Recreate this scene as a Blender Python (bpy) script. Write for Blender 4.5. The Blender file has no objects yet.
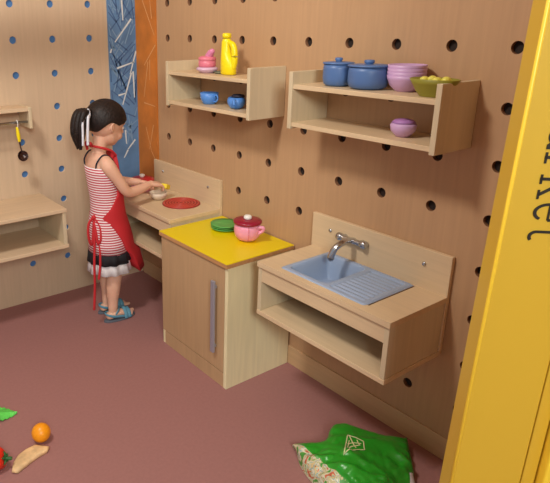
import bpy, bmesh, math, random
from mathutils import Vector, Matrix
random.seed(7)
PI = math.pi
sc = bpy.context.scene
COL = sc.collection

# ------------------------------------------------------------------ helpers
def lin(c):
    return tuple(((v/255)/12.92 if v/255 <= 0.04045 else ((v/255+0.055)/1.055)**2.4) for v in c) + (1,)

def mat(name, rgb, rough=0.5, metal=0.0, spec=0.5, bump=None, var=0.0, vscale=20, sub=0, sss=None):
    m = bpy.data.materials.new(name); m.use_nodes = True
    nt = m.node_tree; b = nt.nodes['Principled BSDF']
    b.inputs['Base Color'].default_value = lin(rgb)
    b.inputs['Roughness'].default_value = rough
    b.inputs['Metallic'].default_value = metal
    b.inputs['Specular IOR Level'].default_value = spec
    tc = nt.nodes.new('ShaderNodeTexCoord')
    if var:
        n = nt.nodes.new('ShaderNodeTexNoise'); n.inputs['Scale'].default_value = vscale
        n.inputs['Detail'].default_value = 4
        nt.links.new(tc.outputs['Object'], n.inputs['Vector'])
        r = nt.nodes.new('ShaderNodeValToRGB')
        a = tuple(max(0, v*(1-var)) for v in rgb); c = tuple(min(255, v*(1+var)) for v in rgb)
        r.color_ramp.elements[0].color = lin(a); r.color_ramp.elements[1].color = lin(c)
        r.color_ramp.elements[0].position = 0.3; r.color_ramp.elements[1].position = 0.7
        nt.links.new(n.outputs['Fac'], r.inputs['Fac']); nt.links.new(r.outputs['Color'], b.inputs['Base Color'])
    if bump:
        n = nt.nodes.new('ShaderNodeTexNoise'); n.inputs['Scale'].default_value = bump[0]
        n.inputs['Detail'].default_value = 3
        nt.links.new(tc.outputs['Object'], n.inputs['Vector'])
        bp = nt.nodes.new('ShaderNodeBump'); bp.inputs['Strength'].default_value = bump[1]
        bp.inputs['Distance'].default_value = 0.002
        nt.links.new(n.outputs['Fac'], bp.inputs['Height']); nt.links.new(bp.outputs['Normal'], b.inputs['Normal'])
    if sss:
        b.inputs['Subsurface Weight'].default_value = sss
        b.inputs['Subsurface Radius'].default_value = (0.01, 0.004, 0.002)
        b.inputs['Subsurface Scale'].default_value = 0.5
    return m

def wood(name, rgb, axis='z', contrast=0.07, rough=0.42, big=0.05):
    m = bpy.data.materials.new(name); m.use_nodes = True
    nt = m.node_tree; b = nt.nodes['Principled BSDF']; L = nt.links.new
    b.inputs['Roughness'].default_value = rough
    b.inputs['Specular IOR Level'].default_value = 0.35
    tc = nt.nodes.new('ShaderNodeTexCoord')
    mp = nt.nodes.new('ShaderNodeMapping')
    s = {'x': (1.2, 22, 22), 'y': (22, 1.2, 22), 'z': (22, 22, 1.2)}[axis]
    mp.inputs['Scale'].default_value = s
    L(tc.outputs['Object'], mp.inputs['Vector'])
    n = nt.nodes.new('ShaderNodeTexNoise'); n.inputs['Scale'].default_value = 3.0
    n.inputs['Detail'].default_value = 6; n.inputs['Distortion'].default_value = 0.6
    L(mp.outputs['Vector'], n.inputs['Vector'])
    r = nt.nodes.new('ShaderNodeValToRGB')
    r.color_ramp.elements[0].position = 0.3; r.color_ramp.elements[1].position = 0.7
    r.color_ramp.elements[0].color = lin(tuple(v*(1-contrast) for v in rgb))
    r.color_ramp.elements[1].color = lin(tuple(min(255, v*(1+contrast*0.6)) for v in rgb))
    L(n.outputs['Fac'], r.inputs['Fac'])
    n2 = nt.nodes.new('ShaderNodeTexNoise'); n2.inputs['Scale'].default_value = 2.2; n2.inputs['Detail'].default_value = 2
    L(tc.outputs['Object'], n2.inputs['Vector'])
    r2 = nt.nodes.new('ShaderNodeValToRGB')
    r2.color_ramp.elements[0].position = 0.35; r2.color_ramp.elements[1].position = 0.65
    k = 1-big*2
    r2.color_ramp.elements[0].color = (k, k*0.98, k*0.95, 1); r2.color_ramp.elements[1].color = (1, 1, 1, 1)
    L(n2.outputs['Fac'], r2.inputs['Fac'])
    mx = nt.nodes.new('ShaderNodeMixRGB'); mx.blend_type = 'MULTIPLY'; mx.inputs['Fac'].default_value = 1
    L(r.outputs['Color'], mx.inputs['Color1']); L(r2.outputs['Color'], mx.inputs['Color2'])
    L(mx.outputs['Color'], b.inputs['Base Color'])
    return m

class MB:
    """collects geometry in WORLD coordinates; build() moves it to its parent's origin"""
    def __init__(s): s.bm = bmesh.new(); s.mi = 0
    def face(s, vs, smooth=False):
        try: f = s.bm.faces.new(vs)
        except ValueError: return None
        f.material_index = s.mi; f.smooth = smooth
        return f
    def box(s, x0, x1, y0, y1, z0, z1, M=None):
        c = [Vector(p) for p in ((x0,y0,z0),(x1,y0,z0),(x1,y1,z0),(x0,y1,z0),(x0,y0,z1),(x1,y0,z1),(x1,y1,z1),(x0,y1,z1))]
        if M: c = [M @ p for p in c]
        v = [s.bm.verts.new(p) for p in c]
        for q in ((0,3,2,1),(4,5,6,7),(0,1,5,4),(1,2,6,5),(2,3,7,6),(3,0,4,7)): s.face([v[i] for i in q])
        return s
    def lathe(s, prof, c, seg=40, M=None, sx=1, sy=1, smooth=True):
        """prof = [(r, z)]; closed with fans where r==0"""
        c = Vector(c); rings = []
        for r, z in prof:
            if r < 1e-6:
                p = Vector((0, 0, z)); p = (M @ p if M else p) + c
                rings.append([s.bm.verts.new(p)])
            else:
                ring = []
                for i in range(seg):
                    a = 2*PI*i/seg
                    p = Vector((r*sx*math.cos(a), r*sy*math.sin(a), z)); p = (M @ p if M else p) + c
                    ring.append(s.bm.verts.new(p))
                rings.append(ring)
        for A, B in zip(rings, rings[1:]):
            for i in range(seg):
                j = (i+1) % seg
                if len(A) == 1 and len(B) == 1: continue
                if len(A) == 1: s.face([A[0], B[j], B[i]], smooth)
                elif len(B) == 1: s.face([A[i], A[j], B[0]], smooth)
                else: s.face([A[i], A[j], B[j], B[i]], smooth)
        return s
    def ball(s, c, r, seg=24, n=14, M=None):
        rx, ry, rz = r if hasattr(r, '__len__') else (r, r, r)
        prof = [(math.sin(PI*i/n) if 0 < i < n else 0, -math.cos(PI*i/n)*rz) for i in range(n+1)]
        return s.lathe(prof, c, seg, M, rx, ry)
    def tube(s, pts, rad, seg=12, steps=6, cap=True, flat=None, ref=(0,0,1)):
        """smooth tapered tube through pts (Catmull-Rom); rad scalar or list; flat=(a,b) scales section"""
        P = [Vector(p) for p in pts]
        R = list(rad) if hasattr(rad, '__len__') else [rad]*len(P)
        Q = []; RR = []
        if len(P) == 2 or steps == 1: Q = P; RR = R
        else:
            for i in range(len(P)-1):
                p0 = P[max(i-1, 0)]; p1 = P[i]; p2 = P[i+1]; p3 = P[min(i+2, len(P)-1)]
                for k in range(steps):
                    t = k/steps
                    Q.append(0.5*((2*p1)+(-p0+p2)*t+(2*p0-5*p1+4*p2-p3)*t*t+(-p0+3*p1-3*p2+p3)*t**3))
                    t2 = t*t*(3-2*t); RR.append(R[i]*(1-t2)+R[i+1]*t2)
            Q.append(P[-1]); RR.append(R[-1])
        fa, fb = flat or (1, 1)
        up = Vector(ref); rings = []
        def frame(i):
            a = Q[max(i-1, 0)]; b = Q[min(i+1, len(Q)-1)]
            t = (b-a).normalized(); u = up - t*up.dot(t)
            if u.length < 1e-3: u = Vector((1, 0, 0)) - t*t.x
            u.normalize(); return t, u, t.cross(u)
        def ring(c, u, w, r): return [s.bm.verts.new(c+u*(r*fa*math.cos(2*PI*k/seg))+w*(r*fb*math.sin(2*PI*k/seg))) for k in range(seg)]
        for i in range(len(Q)):
            t, u, w = frame(i)
            if i == 0 and cap:
                for k in (3, 2, 1):
                    th = k*PI/8; rings.append(ring(Q[0]-t*RR[0]*math.sin(th)*min(fa, fb), u, w, RR[0]*math.cos(th)))
            rings.append(ring(Q[i], u, w, RR[i]))
            if i == len(Q)-1 and cap:
                for k in (1, 2, 3):
                    th = k*PI/8; rings.append(ring(Q[-1]+t*RR[-1]*math.sin(th)*min(fa, fb), u, w, RR[-1]*math.cos(th)))
        for A, B in zip(rings, rings[1:]):
            for k in range(seg):
                j = (k+1) % seg; s.face([A[k], A[j], B[j], B[k]], True)
        s.face(rings[0][::-1], True); s.face(rings[-1], True)
        return s
    def prism(s, poly, z0, z1, M=None):
        """poly in local xy, extruded in local z"""
        a = [Vector((x, y, z0)) for x, y in poly]; b = [Vector((x, y, z1)) for x, y in poly]
        if M: a = [M @ p for p in a]; b = [M @ p for p in b]
        A = [s.bm.verts.new(p) for p in a]; B = [s.bm.verts.new(p) for p in b]
        s.face(A[::-1]); s.face(B)
        n = len(A)
        for i in range(n): s.face([A[i], A[(i+1) % n], B[(i+1) % n], B[i]])
        return s
    def build(s, name, mats, parent=None, bevel=0, seg=2, solid=0, sub=0, norm=True):
        if norm: bmesh.ops.recalc_face_normals(s.bm, faces=s.bm.faces)
        me = bpy.data.meshes.new(name); s.bm.to_mesh(me); s.bm.free()
        for m in (mats if isinstance(mats, (list, tuple)) else [mats]): me.materials.append(m)
        o = bpy.data.objects.new(name, me); COL.objects.link(o)
        if parent:
            org = wloc(parent); me.transform(Matrix.Translation(-org)); o.parent = parent
        if solid:
            md = o.modifiers.new('thickness', 'SOLIDIFY'); md.thickness = solid; md.offset = 0
        if bevel:
            md = o.modifiers.new('edge', 'BEVEL'); md.width = bevel; md.segments = seg; md.limit_method = 'ANGLE'
            md.harden_normals = False
        if sub:
            md = o.modifiers.new('smooth', 'SUBSURF'); md.levels = sub; md.render_levels = sub
        return o

def wloc(o):
    v = Vector(o.location)
    while o.parent: o = o.parent; v += Vector(o.location)
    return v
def tag(o, label, cat, group=None):
    o['label'] = label; o['category'] = cat
    if group: o['group'] = group
    return o
def thing(name, label, cat, loc, group=None):
    o = bpy.data.objects.new(name, None); COL.objects.link(o); o.location = loc
    o.empty_display_size = 0.05
    return tag(o, label, cat, group)
def center_origin(o):
    """top-level mesh: put its origin at the base centre"""
    vs = [v.co for v in o.data.vertices]
    c = Vector(((min(v.x for v in vs)+max(v.x for v in vs))/2, (min(v.y for v in vs)+max(v.y for v in vs))/2, min(v.z for v in vs)))
    o.data.transform(Matrix.Translation(-c)); o.location = c
    return o
def struct(o):
    o['kind'] = 'structure'; return o
def copy_tree(o, dloc, label=None):
    c = o.copy(); COL.objects.link(c); c.location = Vector(o.location)+Vector(dloc)
    if label: c['label'] = label
    for ch in list(o.children):
        d = ch.copy(); COL.objects.link(d); d.parent = c
        for g in list(ch.children):
            e = g.copy(); COL.objects.link(e); e.parent = d
    return c

# ------------------------------------------------------------------ materials
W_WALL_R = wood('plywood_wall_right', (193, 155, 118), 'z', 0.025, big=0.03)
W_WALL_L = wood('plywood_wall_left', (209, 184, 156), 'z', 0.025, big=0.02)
W_BASE = wood('plywood_baseboard', (206, 172, 132), 'y', 0.03)
W_Y = wood('birch_grain_y', (220, 194, 158), 'y', 0.03)
W_X = wood('birch_grain_x', (216, 190, 158), 'x', 0.03)
W_Z = wood('birch_grain_z', (212, 194, 162), 'z', 0.03)
W_PALE = wood('pale_veneer', (240, 228, 186), 'z', 0.03)
W_DOOR = wood('birch_door', (192, 158, 120), 'z', 0.03)
W_EDGE = wood('birch_edge', (196, 146, 98), 'y', 0.08)
W_HOLE = mat('drilled_hole_wood', (120, 80, 52), 0.8)
M_FLOOR = mat('mauve_floor', (158, 112, 108), 0.75, spec=0.25, bump=(450, 0.15), var=0.02, vscale=90)
M_BACK_BLUE = mat('blue_backing', (70, 118, 176), 0.7)
M_BACK_DARK = mat('dark_backing', (44, 32, 26), 0.9)
M_CEIL = mat('white_ceiling', (225, 215, 195), 0.9)
M_BLUEP = mat('blue_panel', (92, 130, 172), 0.65, var=0.10, vscale=9)
M_BLUEL = mat('blue_panel_pale', (122, 156, 188), 0.65)
M_BLUED = mat('blue_panel_deep', (66, 98, 142), 0.65)
M_STICK = mat('pale_sticks', (214, 222, 224), 0.65)
M_ORP = mat('orange_panel', (200, 118, 42), 0.6, var=0.08, vscale=9)
M_ORS = mat('orange_sticks', (226, 170, 112), 0.65)
M_YTOP = mat('yellow_laminate', (236, 210, 2), 0.35)
M_CHROME = mat('chrome', (190, 192, 198), 0.22, 1.0)
M_ALU = mat('brushed_handle', (176, 180, 196), 0.4, 0.6)
M_BASIN = mat('grey_blue_basin', (152, 170, 198), 0.28)
M_REDB = mat('red_burner', (198, 66, 54), 0.4)
M_REDB2 = mat('red_burner_groove', (150, 36, 30), 0.5)
M_BLUE_T = mat('blue_toy_plastic', (80, 112, 164), 0.4)
M_BLUE_L = mat('light_blue_toy_plastic', (84, 140, 216), 0.4)
M_LILAC = mat('lilac_toy_plastic', (202, 164, 206), 0.4)
M_LILAC2 = mat('deep_lilac_toy_plastic', (172, 122, 186), 0.4)
M_OLIVE = mat('olive_toy_plastic', (144, 138, 46), 0.45)
M_PALEY = mat('pale_yellow_pieces', (226, 218, 96), 0.5)
M_PINK = mat('pink_toy_plastic', (240, 158, 186), 0.35, sss=0.1)
M_PINKD = mat('dusty_pink_toy_plastic', (222, 120, 140), 0.4)
M_MAROON = mat('maroon_lid', (150, 24, 52), 0.3)
M_RED = mat('red_lid', (190, 30, 44), 0.35)
M_WHITE = mat('white_plastic', (238, 236, 230), 0.4)
M_YBOT = mat('yellow_bottle_plastic', (246, 222, 14), 0.35)
M_GREENP = mat('green_plate_plastic', (92, 172, 84), 0.4)
M_GREY = mat('grey_green_saucer', (130, 138, 116), 0.5)
M_CREAM = mat('cream_bowl', (226, 208, 186), 0.4)
M_YSP = mat('yellow_sponge', (240, 216, 56), 0.7)
M_SKIN = mat('skin', (226, 178, 152), 0.5, sss=0.12, spec=0.3)
M_LIP = mat('lip', (180, 98, 90), 0.5)
M_HAIR = mat('dark_hair', (34, 25, 23), 0.5, var=0.3, vscale=160, bump=(130, 1.0), spec=0.3)
M_EYEW = mat('eye_white', (230, 226, 220), 0.3)
M_EYEB = mat('eye_dark', (30, 20, 16), 0.2)
M_APRON = mat('red_apron', (192, 34, 42), 0.75, bump=(60, 0.3))
M_NAVY = mat('navy_strap', (24, 24, 44), 0.7)
M_SHOE = mat('teal_sandal', (92, 148, 172), 0.6)
M_SOLE = mat('grey_sandal_sole', (92, 100, 112), 0.7)
M_RIB = mat('white_ribbon', (226, 228, 240), 0.6)
M_LADLE = mat('dark_ladle', (58, 34, 30), 0.15, 0.4, spec=0.9)
M_PILLAR = mat('yellow_pillar_paint', (212, 172, 50), 0.32, spec=0.6)
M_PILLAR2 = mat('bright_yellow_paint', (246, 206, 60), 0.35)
M_INK = mat('black_lettering', (30, 24, 16), 0.6)
M_BAG = mat('green_bag_plastic', (40, 150, 36), 0.28, bump=(40, 0.5))
M_BAGW = mat('bag_white_print', (224, 218, 170), 0.4)
M_TOMATO = mat('tomato_red', (214, 44, 24), 0.3)
M_STEM = mat('green_stem', (46, 96, 46), 0.6)
M_ORANGE = mat('orange_toy', (246, 156, 18), 0.38, bump=(90, 0.15))
M_BREAD = mat('tan_wedge', (222, 186, 138), 0.6, var=0.12, vscale=30)
M_LEAF = mat('bright_green_leaf', (92, 204, 84), 0.5, var=0.10, vscale=40)

def striped(name):
    m = bpy.data.materials.new(name); m.use_nodes = True
    nt = m.node_tree; b = nt.nodes['Principled BSDF']; L = nt.links.new
    b.inputs['Roughness'].default_value = 0.8
    tc = nt.nodes.new('ShaderNodeTexCoord'); sp = nt.nodes.new('ShaderNodeSeparateXYZ')
    L(tc.outputs['Object'], sp.inputs[0])
    mu = nt.nodes.new('ShaderNodeMath'); mu.operation = 'MULTIPLY'; mu.inputs[1].default_value = 1/0.0112
    fr = nt.nodes.new('ShaderNodeMath'); fr.operation = 'FRACT'
    gt = nt.nodes.new('ShaderNodeMath'); gt.operation = 'GREATER_THAN'; gt.inputs[1].default_value = 0.5
    L(sp.outputs['Z'], mu.inputs[0]); L(mu.outputs[0], fr.inputs[0]); L(fr.outputs[0], gt.inputs[0])
    mx = nt.nodes.new('ShaderNodeMixRGB'); mx.inputs['Color1'].default_value = lin((190, 48, 70)); mx.inputs['Color2'].default_value = lin((240, 226, 226))
    L(gt.outputs[0], mx.inputs['Fac']); L(mx.outputs['Color'], b.inputs['Base Color'])
    return m
M_STRIPE = striped('red_white_stripes')

def printed(name):
    m = bpy.data.materials.new(name); m.use_nodes = True
    nt = m.node_tree; b = nt.nodes['Principled BSDF']; L = nt.links.new
    b.inputs['Roughness'].default_value = 0.35
    tc = nt.nodes.new('ShaderNodeTexCoord')
    n = nt.nodes.new('ShaderNodeTexNoise'); n.inputs['Scale'].default_value = 34; n.inputs['Detail'].default_value = 2; n.inputs['Distortion'].default_value = 1.5
    L(tc.outputs['Object'], n.inputs['Vector'])
    r = nt.nodes.new('ShaderNodeValToRGB'); r.color_ramp.interpolation = 'CONSTANT'
    e = r.color_ramp.elements
    e[0].color = lin((70, 150, 60)); e[0].position = 0
    e[1].color = lin((196, 186, 142)); e[1].position = 0.42
    for p, c in ((0.49, (216, 208, 184)), (0.545, (130, 172, 170)), (0.575, (206, 184, 136)), (0.63, (190, 90, 66))):
        x = e.new(p); x.color = lin(c)
    L(n.outputs['Fac'], r.inputs['Fac']); L(r.outputs['Color'], b.inputs['Base Color'])
    return m
M_PRINT = printed('bag_printed_panel')

# ------------------------------------------------------------------ the room
YS = [-(0.277+0.1715*k) for k in range(19)]      # hole columns of the right wall
XS = [-(0.2535+0.183*k) for k in range(13)]      # hole columns of the left wall
ZS = [1.3900-0.1495*k for k in range(9)]         # shared hole rows
ZS = sorted(ZS+[1.39+0.1495*k for k in range(1, 7)])
H = 2.5; HR = 0.0160

def perforated(name, P, u0, u1, us, zs, thick, mats):
    """P(u, z, d) -> world point, d = depth into the wall"""
    mb = MB()
    us = sorted(us)
    ub = [u0]+[(a+b)/2 for a, b in zip(us, us[1:])]+[u1]
    zb = [0]+[(a+b)/2 for a, b in zip(zs, zs[1:])]+[H]
    cache = {}
    def V(u, z, d):
        k = (round(u, 5), round(z, 5), round(d, 5))
        if k not in cache: cache[k] = mb.bm.verts.new(P(u, z, d))
        return cache[k]
    seg = 24
    for i, u in enumerate(us):
        for j, z in enumerate(zs):
            solid_cell = name == 'wall_right' and -1.15 < u < -0.7 and 0.45 < z < 0.53
            a, b, c, e = ub[i], ub[i+1], zb[j], zb[j+1]
            outer = [(b, z), (b, e), (u, e), (a, e), (a, z), (a, c), (u, c), (b, c)]
            inner = [(u+HR*math.cos(2*PI*k/seg), z+HR*math.sin(2*PI*k/seg)) for k in range(seg)]
            mb.mi = 0
            for q in range(8):
                o1 = outer[q]; o2 = outer[(q+1) % 8]
                pts = [inner[(q*3+k) % seg] for k in range(4)]
                mb.face([V(*o1, 0), V(*o2, 0)]+[V(*p, 0) for p in reversed(pts)])
            if solid_cell:
                mb.face([V(*p, 0) for p in inner]); continue
            mb.mi = 1
            for k in range(seg):
                p = inner[k]; q2 = inner[(k+1) % seg]
                mb.face([V(*p, 0), V(*q2, 0), V(*q2, thick), V(*p, thick)], True)
    mb.mi = 2
    mb.face([V(u0-0.3, -0.02, thick), V(u1+0.3 if u1 < -0.2 else u1, -0.02, thick), V(u1+0.3 if u1 < -0.2 else u1, H, thick), V(u0-0.3, H, thick)])
    return struct(mb.build(name, mats, norm=False))

perforated('wall_right', lambda u, z, d: Vector((d, u, z)), -3.5, 0.0, YS, ZS, 0.014, [W_WALL_R, W_HOLE, M_BACK_DARK])
perforated('wall_left', lambda u, z, d: Vector((u, d, z)), -2.6, 0.0, XS, ZS, 0.010, [W_WALL_L, W_WALL_L, M_BACK_BLUE])
mb = MB(); mb.box(-5.2, 0.02, -5.6, 0.02, -0.05, 0.0); struct(mb.build('floor', M_FLOOR))
mb = MB(); mb.box(-5.2, 0.02, -5.6, 0.02, H, H+0.05); struct(mb.build('ceiling', M_CEIL))
mb = MB(); mb.box(-0.006, 0.0, -3.5, -0.02, 0.0, 0.079); struct(mb.build('baseboard_right', W_BASE, bevel=0.0015))

mb = MB(); mb.box(-2.6, -0.62, -0.462, -0.442, 1.575, 1.700)  # added board above the view, shades a band on the left wall
for xx in (-2.3, -0.9): mb.box(xx-0.004, xx+0.004, -0.456, -0.448, 1.70, 2.5)
struct(mb.build('added_shade_board_1', W_X))

def sticks(mb, P, segs, w, lift):
    for (a, z0, b, z1) in segs:
        d = Vector((b-a, z1-z0)); n = Vector((-d.y, d.x)).normalized()*w/2
        q = [(a+n.x, z0+n.y), (b+n.x*0.6, z1+n.y*0.6), (b-n.x*0.6, z1-n.y*0.6), (a-n.x, z0-n.y)]
        mb.face([mb.bm.verts.new(P(u, z, lift)) for u, z in q])
def clampu(segs, lo, hi): return [(min(max(a, lo), hi), z0, min(max(b, lo), hi), z1) for a, z0, b, z1 in segs]

BL = [(-0.079, 1.411, -0.075, 1.319), (-0.03, 1.326, -0.123, 1.22), (-0.008, 1.176, -0.045, 1.066), (-0.117, 1.098, -0.018, 1.125), (-0.037, 1.073, -0.093, 0.92), (-0.028, 1.079, -0.024, 0.951), (-0.115, 0.968, -0.074, 0.976), (-0.150, 1.172, -0.142, 1.19), (-0.083, 0.793, -0.079, 0.723), (-0.027, 0.739, -0.072, 0.693), (-0.072, 0.69, -0.095, 0.653)]
OR = [(-0.076, 1.409, -0.175, 1.251), (-0.155, 1.325, -0.142, 1.407), (-0.183, 1.209, -0.079, 1.111), (-0.114, 1.13, -0.071, 0.958), (-0.131, 1.14, -0.127, 1.044), (-0.07, 0.931, -0.172, 0.923), (-0.152, 0.83, -0.112, 0.703), (-0.082, 0.812, -0.13, 0.696), (-0.13, 0.696, -0.166, 0.655)]
rnd = random.Random(3)
def rsegs(n, lo, hi, z0, z1, ln):
    r = []
    for _ in range(n):
        a = rnd.uniform(lo, hi); z = rnd.uniform(z0, z1); th = rnd.uniform(0.2, 2.9); l = rnd.uniform(0.4, 1)*ln
        r.append((a, z, a+l*math.cos(th), z+l*math.sin(th)))
    return clampu(r, lo, hi)
mb = MB(); mb.box(-0.157, -0.0065, -0.006, 0.0, 0.52, H)
PB = lambda u, z, d: Vector((u, -0.006-d, z))
mb.mi = 1; sticks(mb, PB, rsegs(70, -0.152, -0.01, 0.7, 2.3, 0.16), 0.006, 0.0002)
mb.mi = 2; sticks(mb, PB, rsegs(80, -0.152, -0.01, 0.7, 2.3, 0.18), 0.007, 0.0004)
mb.mi = 3
for dz in (0, 0.78): sticks(mb, PB, [(a, z0+dz, b, z1+dz) for a, z0, b, z1 in BL if z1+dz < 2.45], 0.009, 0.0006)
o = center_origin(mb.build('blue_wall_panel', [M_BLUEP, M_BLUEL, M_BLUED, M_STICK], norm=False))
tag(o, 'tall blue decorative panel with white stick pattern in the wall corner', 'wall panel')
mb = MB(); mb.box(-0.0065, -0.0005, -0.188, -0.0005, 0.52, H)
PO = lambda u, z, d: Vector((-0.0065-d, u, z))
mb.mi = 1
for dz in (0, 0.8): sticks(mb, PO, [(a, z0+dz, b, z1+dz) for a, z0, b, z1 in OR if z1+dz < 2.45 and min(z0, z1)+dz > 0.05], 0.005, 0.0004)
o = center_origin(mb.build('orange_wall_panel', [M_ORP, M_ORS], norm=False))
tag(o, 'tall narrow orange decorative panel with pale stick pattern beside the blue one', 'wall panel')

# ------------------------------------------------------------------ furniture
def sink_like(name, label, y0, kind):
    """wall-hung play unit 0.52 wide: worktop with a backsplash, open shelf below; y0 = near end"""
    y1 = y0+0.52; X = -0.272
    r = thing(name, label, 'play sink' if kind == 'sink' else 'play stove', (X/2, (y0+y1)/2, 0.345))
    t = 0.016
    mb = MB()
    if kind == 'sink':                       # worktop frame around the basin cut-out
        a, b, c, d = -0.240, -0.020, y1-0.425, y1-0.090
        mb.box(X-0.006, a, y0-0.004, y1, 0.522, 0.54); mb.box(b, -0.016, y0-0.004, y1, 0.522, 0.54)
        mb.box(a, b, y0-0.004, c, 0.522, 0.54); mb.box(a, b, d, y1, 0.522, 0.54)
        mb.build('worktop', W_Y, r)
    else:
        mb.box(X-0.006, -0.016, y0-0.004, y1, 0.522, 0.54); mb.build('worktop', W_Y, r, bevel=0.002)
    mb = MB(); mb.box(-0.016, -0.001, y0-0.004, y1+0.004, 0.36, 0.664); mb.build('backsplash', W_Y, r, bevel=0.002)
    mb = MB(); mb.box(X+0.002, X+0.018, y0+t, y1-t, 0.468, 0.522); mb.build('front_panel', W_Y, r, bevel=0.001)
    for yy in (y0, y1-t):
        mb = MB(); mb.box(X, -0.016, yy, yy+t, 0.3605, 0.522); mb.build('side_panel', W_Z, r, bevel=0.0015)
    mb = MB(); mb.box(X-0.002, -0.001, y0-0.002, y1, 0.344, 0.36); mb.build('bottom_board', W_Y, r, bevel=0.0015)
    for yy in (y0+0.08, y1-0.08):
        mb = MB(); mb.lathe([(0, 0.006), (0.004, 0.005), (0.0065, 0.003), (0.0065, 0)], (-0.016, yy, 0.618), 16, Matrix.Rotation(-PI/2, 4, 'Y'))
        mb.build('screw', M_CHROME, r)
    return r, y0, y1

R, y0, y1 = sink_like('play_sink', 'wall-hung wooden play sink unit with grey-blue basin and open shelf', -1.742, 'sink')
# basin: rim, bowl and ridged drainboard
bx0, bx1, by0, by1 = -0.254, -0.008-0.010, -1.641, -1.304
mb = MB(); zt = 0.5435
def sheet(mb, f, u, v, smooth=True):
    g = [[mb.bm.verts.new(f(i/u, j/v)) for j in range(v+1)] for i in range(u+1)]
    for i in range(u):
        for j in range(v): mb.face([g[i][j], g[i+1][j], g[i+1][j+1], g[i][j+1]], smooth)
    return g
def sd_rect(x, y, x0, x1, y0, y1, r):
    cx, cy = (x0+x1)/2, (y0+y1)/2
    dx = abs(x-cx)-((x1-x0)/2-r); dy = abs(y-cy)-((y1-y0)/2-r)
    return math.hypot(max(dx, 0), max(dy, 0))+min(max(dx, dy), 0)-r
def sm(t): t = min(max(t, 0), 1); return t*t*(3-2*t)
def basin_z(x, y):
    z = zt
    d = sd_rect(x, y, -0.236, -0.036, -1.484, -1.320, 0.025)     # bowl
    z -= 0.082*sm(-d/0.022)
    d2 = sd_rect(x, y, -0.238, -0.034, -1.626, -1.494, 0.012)    # drainboard
    if d2 < 0:
        k = sm(-d2/0.008); z -= 0.006*k
        z += 0.0035*k*(0.5+0.5*math.cos((x+0.238)/0.0204*2*PI))**1.0*sm(-d2/0.014)
    e = sd_rect(x, y, bx0, bx1, by0, by1, 0.012)
    z -= 0.004*sm(1+e/0.006)
    return z
def bf(u, v):
    x = bx0+(bx1-bx0)*u; y = by0+(by1-by0)*v
    return Vector((x, y, basin_z(x, y)))
sheet(mb, bf, 120, 130)
bas = mb.build('basin', M_BASIN, R)
mb = MB(); mb.lathe([(0, 0.4632), (0.010, 0.4632), (0.013, 0.4645), (0.016, 0.4635), (0.017, 0.4615)], (-0.136, -1.402, 0), 24); mb.build('drain', M_CHROME, bas)
# tap
TY = -1.404
mb = MB()
mb.tube([(-0.016, TY, 0.612), (-0.045, TY, 0.618), (-0.075, TY, 0.617), (-0.100, TY+0.006, 0.603), (-0.110, TY+0.012, 0.578), (-0.111, TY+0.013, 0.568)], [0.0105, 0.0105, 0.0105, 0.0105, 0.011, 0.0115], 16)
mb.tube([(-0.030, TY-0.034, 0.615), (-0.030, TY+0.034, 0.615)], 0.0095, 16)
tap = mb.build('tap', M_CHROME, R)
for s in (-1, 1):
    mb = MB(); Mx = Matrix.Rotation(-s*PI/2, 4, 'X')
    cy = TY+s*0.036
    mb.lathe([(0, 0.024), (0.008, 0.024), (0.013, 0.021), (0.014, 0.012), (0.012, 0.004), (0.009, 0)], (-0.030, cy, 0.615), 20, Matrix.Rotation(-s*PI/2, 4, 'X'))
    mb.tube([(-0.016, cy+s*0.0, 0.615), (-0.030, cy, 0.615)], 0.010, 14)
    mb.build('tap_knob', M_CHROME, R)

S, y0s, y1s = sink_like('play_stove', 'wall-hung wooden play stove with a round red hotplate, in front of the girl', -0.687, 'stove')
mb = MB(); cx, cy = -0.107, -0.530
mb.mi = 1; mb.lathe([(0, 0.5440), (0.083, 0.5440), (0.085, 0.5430), (0.085, 0.5402)], (cx, cy, 0), 48)
mb.mi = 0
for k in range(6):
    r0 = 0.012+k*0.0130
    mb.lathe([(r0-0.0038, 0.5438), (r0-0.003, 0.5455), (r0+0.003, 0.5455), (r0+0.0038, 0.5438)], (cx, cy, 0), 48)
mb.build('hotplate', [M_REDB, M_REDB2], S)

# yellow-topped cabinet
cr = thing('play_cabinet', 'low wooden cabinet with bright yellow top and one door between stove and sink', 'cabinet', (-0.163, -0.908, 0))
cx0, cx1, cy0, cy1 = -0.325, -0.008, -1.126, -0.700
mb = MB()
mb.box(cx0, cx1, cy0, cy0+0.016, 0, 0.49); mb.box(cx0+0.002, cx1, cy1-0.016, cy1, 0, 0.49)
mb.box(cx0+0.02, cx1, cy0+0.016, cy1-0.016, 0.058, 0.072); mb.box(cx1-0.01, cx1, cy0+0.016, cy1-0.016, 0, 0.49)
mb.build('body', W_PALE, cr, bevel=0.0012)
mb = MB(); mb.box(cx0+0.001, cx0+0.017, cy0+0.0165, cy1-0.0165, 0.0, 0.060); mb.build('plinth', W_EDGE if False else W_DOOR, cr, bevel=0.001)
mb = MB(); mb.box(cx0-0.001, cx0+0.016, cy0+0.018, cy1-0.002, 0.064, 0.486)
door = mb.build('door', W_DOOR, cr, bevel=0.0018)
mb = MB()
hy = -1.062
mb.box(cx0-0.020, cx0-0.011, hy-0.010, hy+0.010, 0.135, 0.425)
for zz in (0.16, 0.40): mb.box(cx0-0.011, cx0-0.001, hy-0.006, hy+0.006, zz-0.006, zz+0.006)
mb.build('handle', M_ALU, door, bevel=0.002)
mb = MB(); mb.box(cx0-0.009, -0.007, cy0-0.003, cy1+0.004, 0.490, 0.505); ct = mb.build('countertop', W_EDGE, cr, bevel=0.001)
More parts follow.
